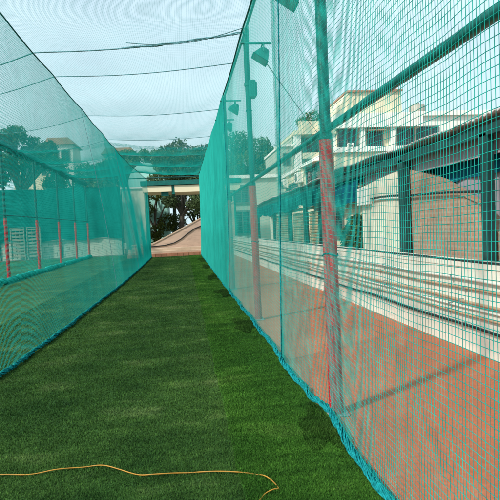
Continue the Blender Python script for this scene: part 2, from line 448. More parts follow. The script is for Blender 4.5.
# net roof over both lanes, sagging between cross ropes
ROPE_Y = [6.1, 8.42, 9.94, 13.78, 17.8, 22.0, 26.2, 30.4]
ROPE_SKEW = 3.3      # the left end of each rope is farther along
def roof_base(X, Y):
    t = np.clip((1.05 - X) / 3.5, 0, 1); u = np.clip((-2.45 - X) / 3.4, 0, 1)
    z = lerp(4.5, 4.76, t) - 0.16 * u
    return z - 0.07 * np.sin(np.pi * np.clip((1.05 - X) / 3.5, 0, 1)) - 0.14 * np.sin(np.pi * u)
rc = np.array([-2.0] + ROPE_Y + [34.0])
def roof_fn(X, Y):
    q = Y - ROPE_SKEW * 0.5 * np.clip((30.4 - Y) / 10, 0, 1) * (1.05 - X) / 3.5
    i = np.clip(np.searchsorted(rc, q) - 1, 0, len(rc) - 2)
    f = (q - rc[i]) / (rc[i + 1] - rc[i])
    sag = 0.055 * (rc[i + 1] - rc[i]) / 3.5 * np.sin(np.pi * np.clip(f, 0, 1))
    ins = np.clip((1.05 - X) / 0.4, 0, 1)
    Z = roof_base(X, Y) - sag * ins + 0.01 * np.sin(7 * X + 2 * Y)
    return np.stack([X + 0 * Y, Y + 0 * X, Z], -1)
netT = net('roof_net', roof_fn, -5.85, 1.05, 4.4, 20.6, 0.032, 0.032, 0.0009, (0, 0, 1), NETO, 0.3, 0.35)
tag(netT, 'fine pale net stretched overhead across both lanes on sagging ropes', 'net', 'nets overhead')
netF = net('roof_net', lambda X, Y: roof_fn(X, Y) - np.array([0, 0, 0.02]), -5.85, 1.03, 19.8, 30.4, 0.030, 0.030, 0.0012, (0, 0, 1), NETF, 0.3, 0.35)
tag(netF, 'denser teal net overhead at the far end of the lanes, above the crossbar', 'net', 'nets overhead')
for i, y in enumerate(ROPE_Y):
    xs = np.linspace(1.05, -5.85, 46); tt = (1.05 - xs) / 3.5
    ys = y + ROPE_SKEW * 0.5 * tt * min(1, (30.4 - y) / 10)
    pts = [(x, yy, float(roof_base(np.array(x), np.array(yy))) - 0.012) for x, yy in zip(xs, ys)]
    if i == 1:
        bundle('cross_rope', [p for p in pts if p[0] > -0.95], 0.016, ROPE_G, netT, n=4, seed=3, twist=5, lumps=4, wob=0.7)
        MB().tube([p for p in pts if p[0] <= -0.3], 0.011, 5).build('cross_rope', ROPE_G, netT)
    else:
        MB().tube(pts, 0.009, 5).build('cross_rope', ROPE_G, netT if i < 5 else netF)
pts = [(x, 8.15 + 0.45 * (1.05 - x), float(roof_base(np.array(x), np.array(9.0))) - 0.03 - 0.1 * math.sin(math.pi * (1.05 - x) / 1.8)) for x in np.linspace(1.05, -0.75, 20)]
MB().tube(pts, 0.007, 5).build('loose_cord', ROPE_G, netT)

# outer net on the left row of poles
w4 = wave(31)
def outer_fn(Y, Z):
    return np.stack([-5.95 + 0.012 * w4(Y, Z), Y + 0.02 * np.sin(2 * Z), Z + 0 * Y], -1)
netO = net('boundary_net', outer_fn, 13.5, 34.4, 0.05, 4.55, 0.036, 0.036, 0.0017, (1, 0, 0.1), NETL, 0.35, 0.4)
tag(netO, 'teal net fixed to the left row of poles with a bulging roll along the turf', 'net')
p = np.stack([np.full(260, -5.76), np.linspace(13.5, 34.4, 260), np.full(260, 0.075)], 1); p[:, 0] += 0.03 * np.sin(p[:, 1] * 1.4)
bundle('ground_roll', p, 0.075, NETC, netO, n=10, seed=12, twist=6, lumps=4)
p = np.stack([np.full(260, -5.82), np.linspace(13.5, 34.4, 260), 4.60 - 0.09 * np.abs(np.sin(np.pi * (np.linspace(13.5, 34.4, 260) - 18.8) / 3.9))], 1)
bundle('gathered_net', p, 0.105, ROPE_D, netO, n=8, seed=14, twist=7, lumps=5, wob=0.6)

# ------------------------------------------------------------------ poles and rails
def make_pole(x, y, label, group):
    t = empty('net_pole', (x, y, 0), label, 'pole', group)
    MB().tube([(x, y, 0.0), (x, y, 0.06), (x, y, 2.05), (x, y, 2.13)], [0.056, 0.056, 0.056, 0.053], 16).build('lower_tube', RED, t)
    MB().tube([(x, y, 2.10), (x, y, 4.53)], 0.043, 16).build('upper_tube', GREENP, t)
    MB().tube([(x, y, 2.132), (x, y, 2.175)], 0.052, 16).build('collar', GREENP, t)
    MB().tube([(x, y, 4.50), (x, y, 4.56), (x, y, 4.575)], [0.048, 0.048, 0.02], 16).build('cap', GREENP, t)
    for zz in (1.25, 3.3):
        ring = [(x + (0.060 if zz < 2 else 0.047) * math.cos(a), y + (0.060 if zz < 2 else 0.047) * math.sin(a), zz + 0.012 * math.sin(2 * a)) for a in np.linspace(0, 6.4, 20)]
        MB().tube(ring, 0.005, 5).build('lashing', ROLL, t)
    b = MB().box(x - 0.075, x + 0.085, y - 0.085, y + 0.085, 0.003, 0.015, 0.006)
    for sx in (-1, 1):
        for sy in (-1, 1): b.tube([(x + sx * 0.066, y + sy * 0.066, 0.014), (x + sx * 0.066, y + sy * 0.066, 0.03)], 0.01, 6)
    b.build('base_plate', METAL, t)
    return t
RP = [(1.12, 4.05 + 4.39 * i) for i in range(7)]
RL = ['nearest thick red and green pole standing behind the open net panel',
      'red and green pole with a clamp box, behind the hazy curtain',
      'third pole along the right net, just beyond the one carrying the clamp box',
      'fourth pole along the right net, hidden behind the lapped opaque net',
      'fifth pole along the right net, deep behind the lapped opaque net',
      'sixth pole along the right net, one short of the far crossbar',
      'last pole of the right net, carrying the right end of the far crossbar']
pole0 = make_pole(RP[0][0], RP[0][1], RL[0], 'poles along the right net')
for i in range(1, 7):
    dup(pole0, (0, RP[i][1] - RP[0][1], 0), RL[i], 'poles along the right net')
LP = [(-5.85, 14.9 + 3.9 * i) for i in range(6)]
LL = ['slim red and green pole at the very edge beyond the frame of the left row',
      'tallest looking slim red and green pole of the left row',
      'slim pole of the left row, the one just beyond the tallest',
      'slim pole midway along the left row',
      'slim pole of the left row, next before the pale far one',
      'faint far end pole of the left row near the plaster block']
for i in range(1, 6):
    dup(pole0, (LP[i][0] - RP[0][0], LP[i][1] - RP[0][1], 0), LL[i], 'poles along the left net')

def rail(y0, y1, x, z, r, label, group, mat=GREENP):
    b = MB().tube([(x, y0, z), (x, y1, z)], r, 12)
    return tag(b.build('rail', mat), label, 'rail', group)
ys = [-1.0] + [p[1] for p in RP]
RN = ['thick green rail slanting up past the top corner of the open net panel', 'green rail between the nearest red pole and the pole with the clamp box',
      'green rail between the second and third poles of the right net', 'green rail between the third and fourth poles of the right net']
for i in range(4):
    y1 = ys[i + 1]; y0 = ys[i] + (0.045 if i else 0)
    rail(y0, y1 - 0.045, 1.12 if i else 1.12, 2.20, 0.027, RN[i], 'rails at the colour change of the right poles')
TN = ['top tube joining the heads of the nearest right pole and the clamp box pole', 'top tube joining the clamp box pole to the third right pole', 'top tube joining the third right pole to the fourth']
for i in range(3):
    rail(RP[i][1] + 0.05, RP[i + 1][1] - 0.05, 1.12, 4.535, 0.02, TN[i], 'top tubes of the right poles')
ys = [p[1] for p in LP]
MN = ['thin dark rail left of the tallest looking pole of the left row', 'thin dark rail after the tallest looking pole of the left row', 'thin dark rail ending at the middle pole of the left row',
      'thin dark rail starting at the middle pole of the left row', 'thin dark rail reaching the faint end pole of the left row']
for i in range(5):
    rail(ys[i] + 0.045, ys[i + 1] - 0.045, -5.85, 2.24, 0.02, MN[i], 'rails of the left row of poles', ROPE_D)
b = MB().tube([(-5.82, 30.36, 4.40), (1.10, 30.36, 4.40)], 0.03, 10)
tag(b.build('crossbar', ROPE_D), 'dark tube crossing both lanes above the far opening', 'crossbar')

# ------------------------------------------------------------------ floodlights
def floodlight(x, y, z, label):
    t = empty('floodlight', (x, y, z - 0.36), label, 'floodlight', 'floodlights hung along the right net')
    MB().tube([(1.12, y, 4.53), (1.12, y, z + 0.02), (1.14, y, z)], 0.013, 8).tube([(1.0, y, z), (x + 0.14, y, z)], 0.017, 8).build('arm', LAMPG, t)
    MB().tube([(x, y - 0.13, z - 0.16), (x, y - 0.13, z - 0.04), (x, y, z - 0.02), (x, y + 0.13, z - 0.04), (x, y + 0.13, z - 0.16)], 0.011, 6).build('yoke', LAMPG, t)
    # housing: tapered box, glass looking down towards the lane
    M = Matrix.Translation((x, y, z - 0.165)) @ Matrix.Rotation(R(33), 4, 'Y') @ Matrix.Scale(0.8, 4)
    def box(hx, hy0, hy1, z0, z1):
        vs = [(-hx, -hy0, z0), (hx, -hy0, z0), (hx, hy0, z0), (-hx, hy0, z0), (-hx * .55, -hy1, z1), (hx * .55, -hy1, z1), (hx * .55, hy1, z1), (-hx * .55, hy1, z1)]
        return [M @ Vector(v) for v in vs], [(3, 2, 1, 0), (4, 5, 6, 7), (0, 1, 5, 4), (1, 2, 6, 5), (2, 3, 7, 6), (3, 0, 4, 7)]
    b = MB(); b.add(*box(0.15, 0.17, 0.12, -0.10, 0.07)); b.add(*box(0.165, 0.185, 0.185, -0.115, -0.101))
    b.add(*box(0.09, 0.07, 0.05, 0.071, 0.12)); b.build('housing', LAMPG, t)
    g = MB(); g.add(*box(0.14, 0.16, 0.16, -0.121, -0.117)); g.build('glass', LAMPGL, t)
    return t
floodlight(1.36, 6.15, 4.28, 'nearest hanging floodlight, cut by the top of the picture')
floodlight(1.33, 8.15, 4.24, 'floodlight on an arm beside the pole with the clamp box')
floodlight(1.34, 12.5, 4.40, 'small floodlight hanging near the third right pole')
floodlight(1.37, 14.5, 4.36, 'smallest floodlight, farthest along the right net')
t = empty('junction_box', (1.22, 8.44, 3.45), 'box clamped high on the second pole of the right net', 'junction box')
MB().box(1.13, 1.235, 8.35, 8.53, 3.50, 3.76, 0.012).build('housing', LAMPG, t)
MB().box(1.236, 1.256, 8.37, 8.51, 3.53, 3.73, 0.006).build('lid', LAMPG, t)
MB().tube([(1.12, 8.44, 3.68), (1.12, 8.44, 3.72)], 0.056, 14).build('clamp', LAMPG, t)
pts = []
for i in range(25):
    f = i / 24; pts.append((lerp(1.33, 7.95, f), lerp(8.2, 27.3, f), lerp(4.05, 5.2, f) - 0.45 * f * (1 - f)))
tag(MB().tube(pts, 0.008, 5).build('overhead_wire', PIPEBL), 'thin dark wire running from a floodlight to the cream house', 'wire')

# ------------------------------------------------------------------ ground
def sheet(name, poly, z, mat, kind='structure', sub=None):
    b = MB(); b.add([(x, y, z) for x, y in poly], [tuple(range(len(poly)))])
    o = b.build(name, mat); o['kind'] = kind
    return o
sheet('ground', [(-160, -40), (160, -40), (160, 200), (-160, 200)], -0.03, EARTH)
sheet('paving', [(0.99, -3), (3.4, -3), (3.4, 33), (0.99, 33)], 0.0, PAVE)
sheet('turf', [(-14, -3), (0.28, -3), (0.28, 30.55), (-3.2, 30.55), (-3.2, 35.0), (-14, 35.0)], -0.004, TURF)
b = MB(); nx = 40
ysn = np.linspace(-3, 30.55, 120)
vs = []; fs = []
for y in ysn:
    xe = float(np.interp(y, RB_Y, RB_X)) + 0.01
    vs += [(0.26, y, 0.001), (xe, y, 0.006)]
for i in range(len(ysn) - 1): fs.append((2 * i, 2 * i + 1, 2 * i + 3, 2 * i + 2))
b.add(vs, fs); o = b.build('turf_strip', TURF_S); o['kind'] = 'structure'

def blades(name, X, Y, h, w, mat, z0=0.0, lean=0.6):
    n = len(X); a = RNG.uniform(0, 2 * np.pi, n)
    dx = np.cos(a) * w; dy = np.sin(a) * w
    la = RNG.uniform(0, 2 * np.pi, n); ll = RNG.uniform(0.1, lean, n) * h
    V = np.empty((n, 3, 3))
    V[:, 0] = np.stack([X - dx, Y - dy, np.full(n, z0)], 1)
    V[:, 1] = np.stack([X + dx, Y + dy, np.full(n, z0)], 1)
    V[:, 2] = np.stack([X + np.cos(la) * ll, Y + np.sin(la) * ll, z0 + h], 1)
    o = mesh_np(name, V.reshape(-1, 3), np.arange(3 * n).reshape(n, 3), mat)
    o['kind'] = 'stuff'
    return o
def sample(n, y0, y1, pw=1.6):
    u = RNG.uniform(0, 1, n); a = 1 - pw
    return (y0 ** a + u * (y1 ** a - y0 ** a)) ** (1 / a)
N = 560000
Y = sample(N, 2.3, 30.4); X = RNG.uniform(-3.2, 0.285, N)
k = (X > -0.55 * Y - 0.1); X, Y = X[k], Y[k]
tag(blades('turf_pile', X, Y, RNG.uniform(0.008, 0.02, len(X)), 0.0007 * Y ** 0.75, BLADE, -0.004), 'short dull green pile of the artificial turf lane', 'turf pile')
N = 260000
Y = sample(N, 2.3, 30.4); X = RNG.uniform(0.245, 1.0, N)
k = (X > 0.262 + 0.008 * np.sin(Y * 3.1) + 0.006 * np.sin(Y * 11)) & (X < np.interp(Y, RB_Y, RB_X) - 0.01); X, Y = X[k], Y[k]
tag(blades('turf_strip_pile', X, Y, RNG.uniform(0.009, 0.021, len(X)), 0.0007 * Y ** 0.75, BLADE_S, 0.002), 'short bright green pile of the turf strip along the right net', 'turf pile')
# patches of darker, longer blades beside the net at the pole feet
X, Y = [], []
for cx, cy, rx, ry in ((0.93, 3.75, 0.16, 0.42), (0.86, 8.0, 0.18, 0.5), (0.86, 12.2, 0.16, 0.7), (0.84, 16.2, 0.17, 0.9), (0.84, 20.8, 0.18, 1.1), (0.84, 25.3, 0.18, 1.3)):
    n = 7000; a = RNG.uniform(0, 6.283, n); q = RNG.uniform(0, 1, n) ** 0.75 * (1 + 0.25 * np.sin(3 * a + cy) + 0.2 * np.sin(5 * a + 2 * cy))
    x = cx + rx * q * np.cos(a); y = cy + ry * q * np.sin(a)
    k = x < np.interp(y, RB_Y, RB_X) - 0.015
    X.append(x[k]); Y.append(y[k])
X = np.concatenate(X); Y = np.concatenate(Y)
tag(blades('turf_dark_patches', X, Y, RNG.uniform(0.016, 0.034, len(X)), 0.0009 * Y ** 0.75, BLADE_DARK, 0.004, 0.9), 'patches of darker longer green blades beside the right net at the pole feet', 'turf tufts')

cab = [(-1.6, 3.50), (-1.22, 3.49), (-1.06, 3.47), (-0.95, 3.475), (-0.85, 3.48), (-0.74, 3.50), (-0.64, 3.50), (-0.56, 3.46), (-0.44, 3.38), (-0.33, 3.29), (-0.22, 3.265), (-0.1, 3.275), (0.03, 3.26), (0.18, 3.21), (0.32, 3.175), (0.39, 3.14), (0.42, 3.08), (0.455, 2.99), (0.465, 2.945), (0.43, 2.93), (0.37, 2.90), (0.33, 2.84), (0.32, 2.7)]
A = np.array(cab); tt = np.linspace(0, len(A) - 1, 130); cx_ = np.interp(tt, np.arange(len(A)), A[:, 0]); cy_ = np.interp(tt, np.arange(len(A)), A[:, 1])
for _ in range(2):
    cx_[1:-1] = (cx_[:-2] + cx_[1:-1] + cx_[2:]) / 3; cy_[1:-1] = (cy_[:-2] + cy_[1:-1] + cy_[2:]) / 3
tag(MB().tube([(float(a), float(b_), 0.011 + 0.006 * math.sin(i * 0.35)) for i, (a, b_) in enumerate(zip(cx_, cy_))], 0.0038, 8).build('cable', YELLOW), 'thin yellow cable lying in a loose curve across the near turf', 'cable')

# ------------------------------------------------------------------ low cream wall with pipes on the right
def wx(y): return 3.11 - 0.019 * (y - 5)
t = empty('parapet_wall', (3.2, 14, 0), 'long low cream wall carrying pipes, beyond the red paving', 'wall')
def yprism(x0, x1, z0, z1, y0=-2, y1=33):
    vs = []
    for y in (y0, y1):
        o = wx(y) - wx(5)
        vs += [(x0 + o, y, z0), (x1 + o, y, z0), (x1 + o, y, z1), (x0 + o, y, z1)]
    b = MB(); b.add(vs, [(0, 1, 2, 3), (7, 6, 5, 4), (0, 4, 5, 1), (1, 5, 6, 2), (2, 6, 7, 3), (3, 7, 4, 0)]); return b
yprism(3.11, 3.36, 0.0, 0.93).build('body', CREAMW, t)
yprism(3.10, 3.38, 0.932, 0.985).build('coping', CREAMW, t)
def pipe(z, r, mat, label, dx=0.0, sag=0.0, seed=1):
    rg = random.Random(seed); ph = rg.uniform(0, 6)
    t = empty('pipe', (wx(12), 12, z), label, 'pipe', 'pipes along the low cream wall')
    pts = [(wx(y) - r - 0.012 + dx, y, z - sag * abs(math.sin(y * 0.9 + ph)) + 0.006 * math.sin(y * 2.3 + ph)) for y in np.linspace(-1.5, 32, 140)]
    MB().tube(pts, r, 8).build('tube', mat, t)
    for i in range(8):
        y = 1.2 + i * 2.3 + rg.uniform(-.2, .2); zz = z - sag * abs(math.sin(y * 0.9 + ph)) + 0.006 * math.sin(y * 2.3 + ph)
        MB().box(wx(y) - 2 * r - 0.016, wx(y) + 0.01, y - 0.015, y + 0.015, zz - r - 0.006, zz + r + 0.006).build('clip', METAL, t)
pipe(0.285, 0.017, PIPEBL, 'black pipe lowest on the cream wall', sag=0.008, seed=4)
pipe(0.41, 0.015, PIPEBR, 'thin brown pipe just above the black pipe', seed=5)
pipe(0.555, 0.017, PIPEBR, 'middle brown pipe on the cream wall', seed=6)
pipe(0.70, 0.014, PIPEBR, 'upper brown pipe on the cream wall', sag=0.006, seed=7)
pipe(0.80, 0.018, PIPEW, 'off white pipe under the top of the cream wall', seed=8)
pipe(0.485, 0.012, PIPEW, 'off white pipe between two brown pipes', seed=9)
b = MB().tube([(wx(y) + 0.01, y, 1.0 + 0.004 * math.sin(y * 3)) for y in np.linspace(-1, 31, 80)], 0.013, 7)
tag(b.build('cable', PIPEBL), 'black cable lying along the top of the low cream wall', 'cable')

# ------------------------------------------------------------------ arched masonry hut and lean-to shed
t = empty('masonry_hut', (4.1, 8, 0), 'round topped hut, half cream plaster and half bare brick, under the shed roof', 'hut')
arch = [(8.28, 2.30), (8.0, 2.245), (7.6, 2.135), (7.2, 2.02), (6.8, 1.87), (6.45, 1.72), (6.15, 1.57), (5.85, 1.38), (5.62, 1.18)]
MB().prism([(5.62, 0.0), (8.28, 0.0)] + arch, 'x', 3.56, 3.74).build('brick_wall', BRICK, t)
archL = [(10.3, 2.15), (9.3, 2.235), (8.284, 2.30)]
MB().prism([(8.284, 0.0), (10.3, 0.0)] + archL, 'x', 3.53, 3.74).build('plaster_wall', PLASTER, t)
MB().box(3.505, 3.53, 9.1, 9.35, 0.85, 1.2, 0.004).build('panel', PIPEW, t)
b = MB().box(3.42, 3.529, 9.72, 10.28, 1.80, 2.12, 0.012)
tag(b.build('meter_box', FARWHITE), 'white box fixed at the upper left corner of the plastered hut', 'meter box')
pts = [(3.50, y, z) for y, z in ((9.7, 1.90), (9.2, 1.905), (8.7, 1.895), (8.36, 1.88), (8.25, 1.865), (7.6, 1.845), (6.8, 1.82), (5.95, 1.775))]
tag(MB().tube(pts, 0.016, 7).build('conduit', PIPEBL), 'dark conduit running level across the face of the hut', 'conduit')
pts = [(3.51, y, z) for y, z in ((9.7, 1.855), (9.2, 1.865), (8.7, 1.855), (8.38, 1.84))]
tag(MB().tube(pts, 0.02, 7).build('conduit', PIPEW), 'short pale conduit under the dark one on the plastered part of the hut', 'conduit')

t = empty('lean_to_shed', (4.8, 14, 0), 'long lean to shed with corrugated roof behind the low cream wall', 'shed')
vs = []; fs = []
ny = 900
for i, y in enumerate(np.linspace(2.0, 25.0, ny)):
    dz = 0.011 * math.sin(y * 2 * math.pi / 0.115); e = 0.02 * math.sin(y * 0.7) + 0.018 * math.sin(y * 2.9) + 0.014 * (hash(int(y / 0.9)) * 7919 % 13 / 6.5 - 1)
    drop = -0.012 * max(0, y - 11)
    for x, z in ((3.36 + e * 0.6, 2.595), (6.4, 3.02), (6.4, 3.04), (3.36 + e * 0.6, 2.612)):
        vs.append((x, y, z + dz + e + drop))
for i in range(ny - 1):
    a = 4 * i; c = a + 4
    for k in range(4): fs.append((a + k, a + (k + 1) % 4, c + (k + 1) % 4, c + k))
b = MB(); b.add(vs, fs, True); b.build('roof_sheet', CORR, t)
def sloped(x0, x1, y0, y1, z0, z1, d=-0.012):
    # beam along y that follows the fall of the roof
    vs = []
    for y in (y0, y1):
        q = d * max(0, y - 11)
        vs += [(x0, y, z0 + q), (x1, y, z0 + q), (x1, y, z1 + q), (x0, y, z1 + q)]
    b = MB(); b.add(vs, [(0, 1, 2, 3), (7, 6, 5, 4), (0, 4, 5, 1), (1, 5, 6, 2), (2, 6, 7, 3), (3, 7, 4, 0)]); return b
sloped(3.43, 3.50, 2.0, 25, 2.42, 2.54).build('eaves_beam', DARKPOST, t)
for y, w, z in ((2.3, .15, 2.42), (5.79, .13, 2.42), (8.14, .20, 2.42), (13.35, .13, 2.39), (15.05, .16, 2.36), (17.35, .22, 2.33), (20.35, .14, 2.30), (24.6, .15, 2.25)):
    MB().box(3.43, 3.525, y - w / 2, y + w / 2, 0, z, 0.0).build('post', DARKPOST, t)
MB().box(3.44, 3.62, 20.55, 21.15, 0, 2.22, 0.02).build('pier', PLASTER, t)
MB().box(6.2, 6.35, 2.0, 25, 0, 2.95).build('back_wall', MAUVE, t)
MB().box(3.80, 3.88, 2.4, 10.32, 0, 2.55).build('partition', MAUVE, t)
MB().box(3.60, 3.64, 2.1, 10.3, 2.20, 2.46).build('board', MAUVE, t)
for (y0, y1) in ((13.45, 14.95), (15.15, 17.22), (17.5, 20.25)):
    b = MB(); n = int(1.75 / 0.075)
    for i in range(n):
        z = 0.1 + i * 0.075
        b.prism([(3.58, z), (3.56, z + 0.02), (3.56, z + 0.055), (3.58, z + 0.074), (3.60, z + 0.074), (3.60, z)], 'y', y0, y1)
    b.build('shutter', SHUT, t)
    MB().box(3.55, 3.63, y0, y1, 1.88, 1.96).build('shutter_box', SHUT, t)
# tarpaulins hanging under the eaves
def tarp(name, y0, y1, ztop, zbot, x, mat, label, seed, d=-0.012, amp=0.05):
    rg = np.random.default_rng(seed); nyy = int((y1 - y0) / 0.07); nz = 12
    ph = rg.uniform(0, 6, 4)
    F = []; V = []
    for side in (0, 1):
        for i in range(nyy + 1):
            y = lerp(y0, y1, i / nyy); q = d * max(0, y - 11)
            zb = zbot + 0.05 * math.sin(y * 1.7 + ph[0]) + 0.03 * math.sin(y * 4.1 + ph[1])
            for j in range(nz + 1):
                f = j / nz; z = lerp(ztop, zb, f) + q
                xx = x + amp * f * (math.sin(y * 6 + ph[2] + 2 * f) + 0.6 * math.sin(y * 11 + ph[3])) + 0.02 * math.sin(z * 9 + y) + side * 0.004
                V.append((xx, y, z))
    st = (nyy + 1) * (nz + 1)
    for side in (0, 1):
        for i in range(nyy):
            for j in range(nz):
                a = side * st + i * (nz + 1) + j
                F.append((a, a + 1, a + nz + 2, a + nz + 1))
    o = mesh_np(name, V, F, mat, None, True)
    return tag(o, label, 'tarpaulin', 'tarpaulins under the shed roof')
tarp('tarpaulin', 10.36, 13.25, 2.44, 1.83, 3.50, TARP, 'blue tarpaulin hanging in the shed opening beside the plastered hut', 2)
tarp('tarpaulin', 13.3, 24.4, 2.42, 2.0, 3.40, TARPG, 'long teal tarpaulin valance hanging above the beige shutters', 3, amp=0.03)
tarp('tarpaulin', 2.6, 10.2, 2.32, 2.0, 3.775, TARP, 'dark blue tarpaulin sheet slung behind the top of the brick hut', 5, amp=0.008)

# window bay with greenery between hut and shutters
def facade_window(parent, face, a0, a1, z0, z1, d, fw=0.06, dep=0.06, mat=FRAMEM, pane=PANE, bars=1):
    """face 'y': wall facing -Y at y=d; face 'x': wall facing -X at x=d"""
    b = MB()
    def bx(p0, p1, q0, q1, n, f, m=b):
        if face == 'y': m.box(p0, p1, d - n, d + f, q0, q1)
        else: m.box(d - n, d + f, p0, p1, q0, q1)
    bx(a0 - fw, a0, z0 - fw, z1 + fw, dep, 0.02); bx(a1, a1 + fw, z0 - fw, z1 + fw, dep, 0.02)
    bx(a0, a1, z1, z1 + fw, dep, 0.02); bx(a0, a1, z0 - fw, z0, dep, 0.02)
    for i in range(bars):
        c = lerp(a0, a1, (i + 1) / (bars + 1)); bx(c - fw * .3, c + fw * .3, z0, z1, dep * .8, 0.0)
    for i in range(1, 9):
        c = lerp(z0, z1, i / 9); bx(a0, a1, c - fw * .08, c + fw * .08, dep * .6, -dep * .45)
    o = b.build('window', mat, parent)
    m2 = MB(); bx(a0, a1, z0, z1, dep * 0.25, 0.0, m2); m2.build('pane', pane, o)
    return o
t = empty('bay_wall', (4.6, 12, 0), 'yellowish cream bay wall with a small window, behind the pot plants', 'wall')
MB().box(3.76, 3.9, 10.34, 13.28, 0, 2.3).build('wall', FARCREAM, t)
facade_window(t, 'x', 12.3, 12.95, 1.15, 1.7, 3.76, 0.05, 0.05)

def leaf_cloud(name, clumps, n, size, mat, parent, seed, flat=0.85, shell=0.55):
    if size > 0.1: n = int(n * 2.6); size = size * 0.6
    rg = np.random.default_rng(seed)
    cl = np.array(clumps, float); wgt = cl[:, 3] ** 2; wgt /= wgt.sum()
    idx = rg.choice(len(cl), n, p=wgt)
    d = rg.normal(size=(n, 3)); d /= np.linalg.norm(d, axis=1, keepdims=True)
    rad = cl[idx, 3] * (shell + (1 - shell) * rg.uniform(0, 1, n) ** 0.6) * rg.uniform(0.75, 1.12, n)
    C = cl[idx, :3] + d * rad[:, None] * np.array([1, 1, flat])
    # drop random holes so the sky shows through
    ph = rg.uniform(0, 6, 3); fr = 2.2 / max(0.3, cl[:, 3].mean())
    hole = np.sin(C[:, 0] * fr + ph[0]) * np.sin(C[:, 1] * fr * 1.1 + ph[1]) * np.sin(C[:, 2] * fr * 1.3 + ph[2])
    C = C[hole < 0.42 + rg.normal(0, 0.15, len(hole))]; n = len(C)
    a = rg.normal(size=(n, 3)); a /= np.linalg.norm(a, axis=1, keepdims=True)
    b = np.cross(a, rg.normal(size=(n, 3))); b /= np.linalg.norm(b, axis=1, keepdims=True)
    s = size * rg.uniform(0.6, 1.4, n)[:, None]
    V = np.stack([C - a * s, C + b * s * 0.45, C + a * s, C - b * s * 0.45], 1)
    return mesh_np(name, V.reshape(-1, 3), np.arange(4 * n).reshape(n, 4), mat, parent)

def tree(base, h, tr, clumps, n, size, mat, label, seed, group='trees behind the nets', fork=0.4):
    rg = random.Random(seed)
    t = empty('tree', base, label, 'tree', group)
    b = MB(); x, y, z = base
    top = Vector((x + rg.uniform(-.3, .3), y, z + h * fork))
    mid = (Vector(base) + top) / 2 + Vector((rg.uniform(-.15, .15) * tr * 5, 0, 0))
    b.tube([base, (x * .5 + mid.x * .5, y, z + h * fork * .22), mid, top], [tr * 1.25, tr, tr * .85, tr * .7], 9)
    for c in clumps:
        e = Vector(c[:3]); m = top.lerp(e, 0.5) + Vector((rg.uniform(-1, 1), rg.uniform(-1, 1), rg.uniform(0, 1))) * c[3] * 0.25
        b.tube([top - Vector((0, 0, 0.1)), m, e], [tr * .55, tr * .32, tr * .12], 6)
        for _ in range(2):
            q = e + Vector((rg.uniform(-1, 1), rg.uniform(-1, 1), rg.uniform(-.4, 1))) * c[3] * 0.7
            b.tube([m, (m + q) / 2 + Vector((0, 0, .1)), q], [tr * .22, tr * .15, tr * .05], 5)
    b.build('trunk', BARK, t)
    leaf_cloud('crown', clumps, n, size, mat, t, seed)
    return t
def crown(cx, cy, cz, rx, rz, k, seed, r=0.38):
    rg = random.Random(seed); out = []
    for _ in range(k):
        a = rg.uniform(0, 6.28); q = math.sqrt(rg.uniform(0, 1)); h = rg.uniform(-1, 1)
        out.append((cx + rx * q * math.cos(a), cy + rx * q * math.sin(a), cz + rz * h * (1 - 0.3 * q), rx * r * rg.uniform(0.7, 1.25)))
    return out

# pot plants in the bay
for i, (px, py, hh, lab) in enumerate(((3.6, 10.65, 1.45, 'tall leafy pot plant next to the plastered hut'), (3.6, 11.35, 1.2, 'shorter leafy pot plant in the open bay of the shed'))):
    t = empty('pot_plant', (px, py, 0), lab, 'plant', 'pot plants in the shed bay')
    MB().tube([(px, py, 0.0), (px, py, 0.40), (px, py, 0.44)], [0.09, 0.12, 0.13], 14).build('pot', POTM, t)
    MB().tube([(px, py, 0.4), (px + .03, py, hh * .8)], 0.02, 6).build('stem', BARK, t)
    leaf_cloud('foliage', [(px, py, hh * .8, .24), (px - .02, py + .15, hh, .22), (px, py - .15, hh * .65, .22)], 1100, 0.06, LEAF_C, t, 40 + i)

# ------------------------------------------------------------------ houses on the right
def band(parent, name, x0, x1, y0, y1, z0, z1, mat): return MB().box(x0, x1, y0, y1, z0, z1).build(name, mat, parent)

t = empty('cream_house', (9.5, 34, 0), 'long cream house with small side windows behind the shed roof', 'house')
MB().box(8.0, 11.5, 27.2, 41.5, 0, 5.05).build('wall', FARCREAM, t)
MB().box(7.85, 11.65, 27.05, 41.65, 5.05, 5.32).build('parapet', FARWHITE, t)
MB().box(7.55, 7.998, 29.9, 34.3, 5.0, 5.048).build('sunshade', FARWHITE, t)
facade_window(t, 'x', 30.6, 33.6, 3.35, 4.85, 8.0, 0.12, 0.10, FRAMEM, PANE, 2)
facade_window(t, 'x', 36.4, 39.2, 3.0, 4.3, 8.0, 0.12, 0.10, FRAMEM, PANE, 2)
for yy in (35.2, 40.2):
    a = empty('air_conditioner', (7.75, yy, 4.2), 'air conditioner on the cream house by its %s window' % ('nearer' if yy < 36 else 'farther'), 'air conditioner', 'air conditioners on houses')
    MB().box(7.6, 7.995, yy - .5, yy + .5, 4.2, 4.85, 0.03).build('casing', FARWHITE, a)
    MB().tube([(7.6, yy, 4.52), (7.585, yy, 4.52)], 0.26, 16).build('fan_grille', FRAMEM, a)

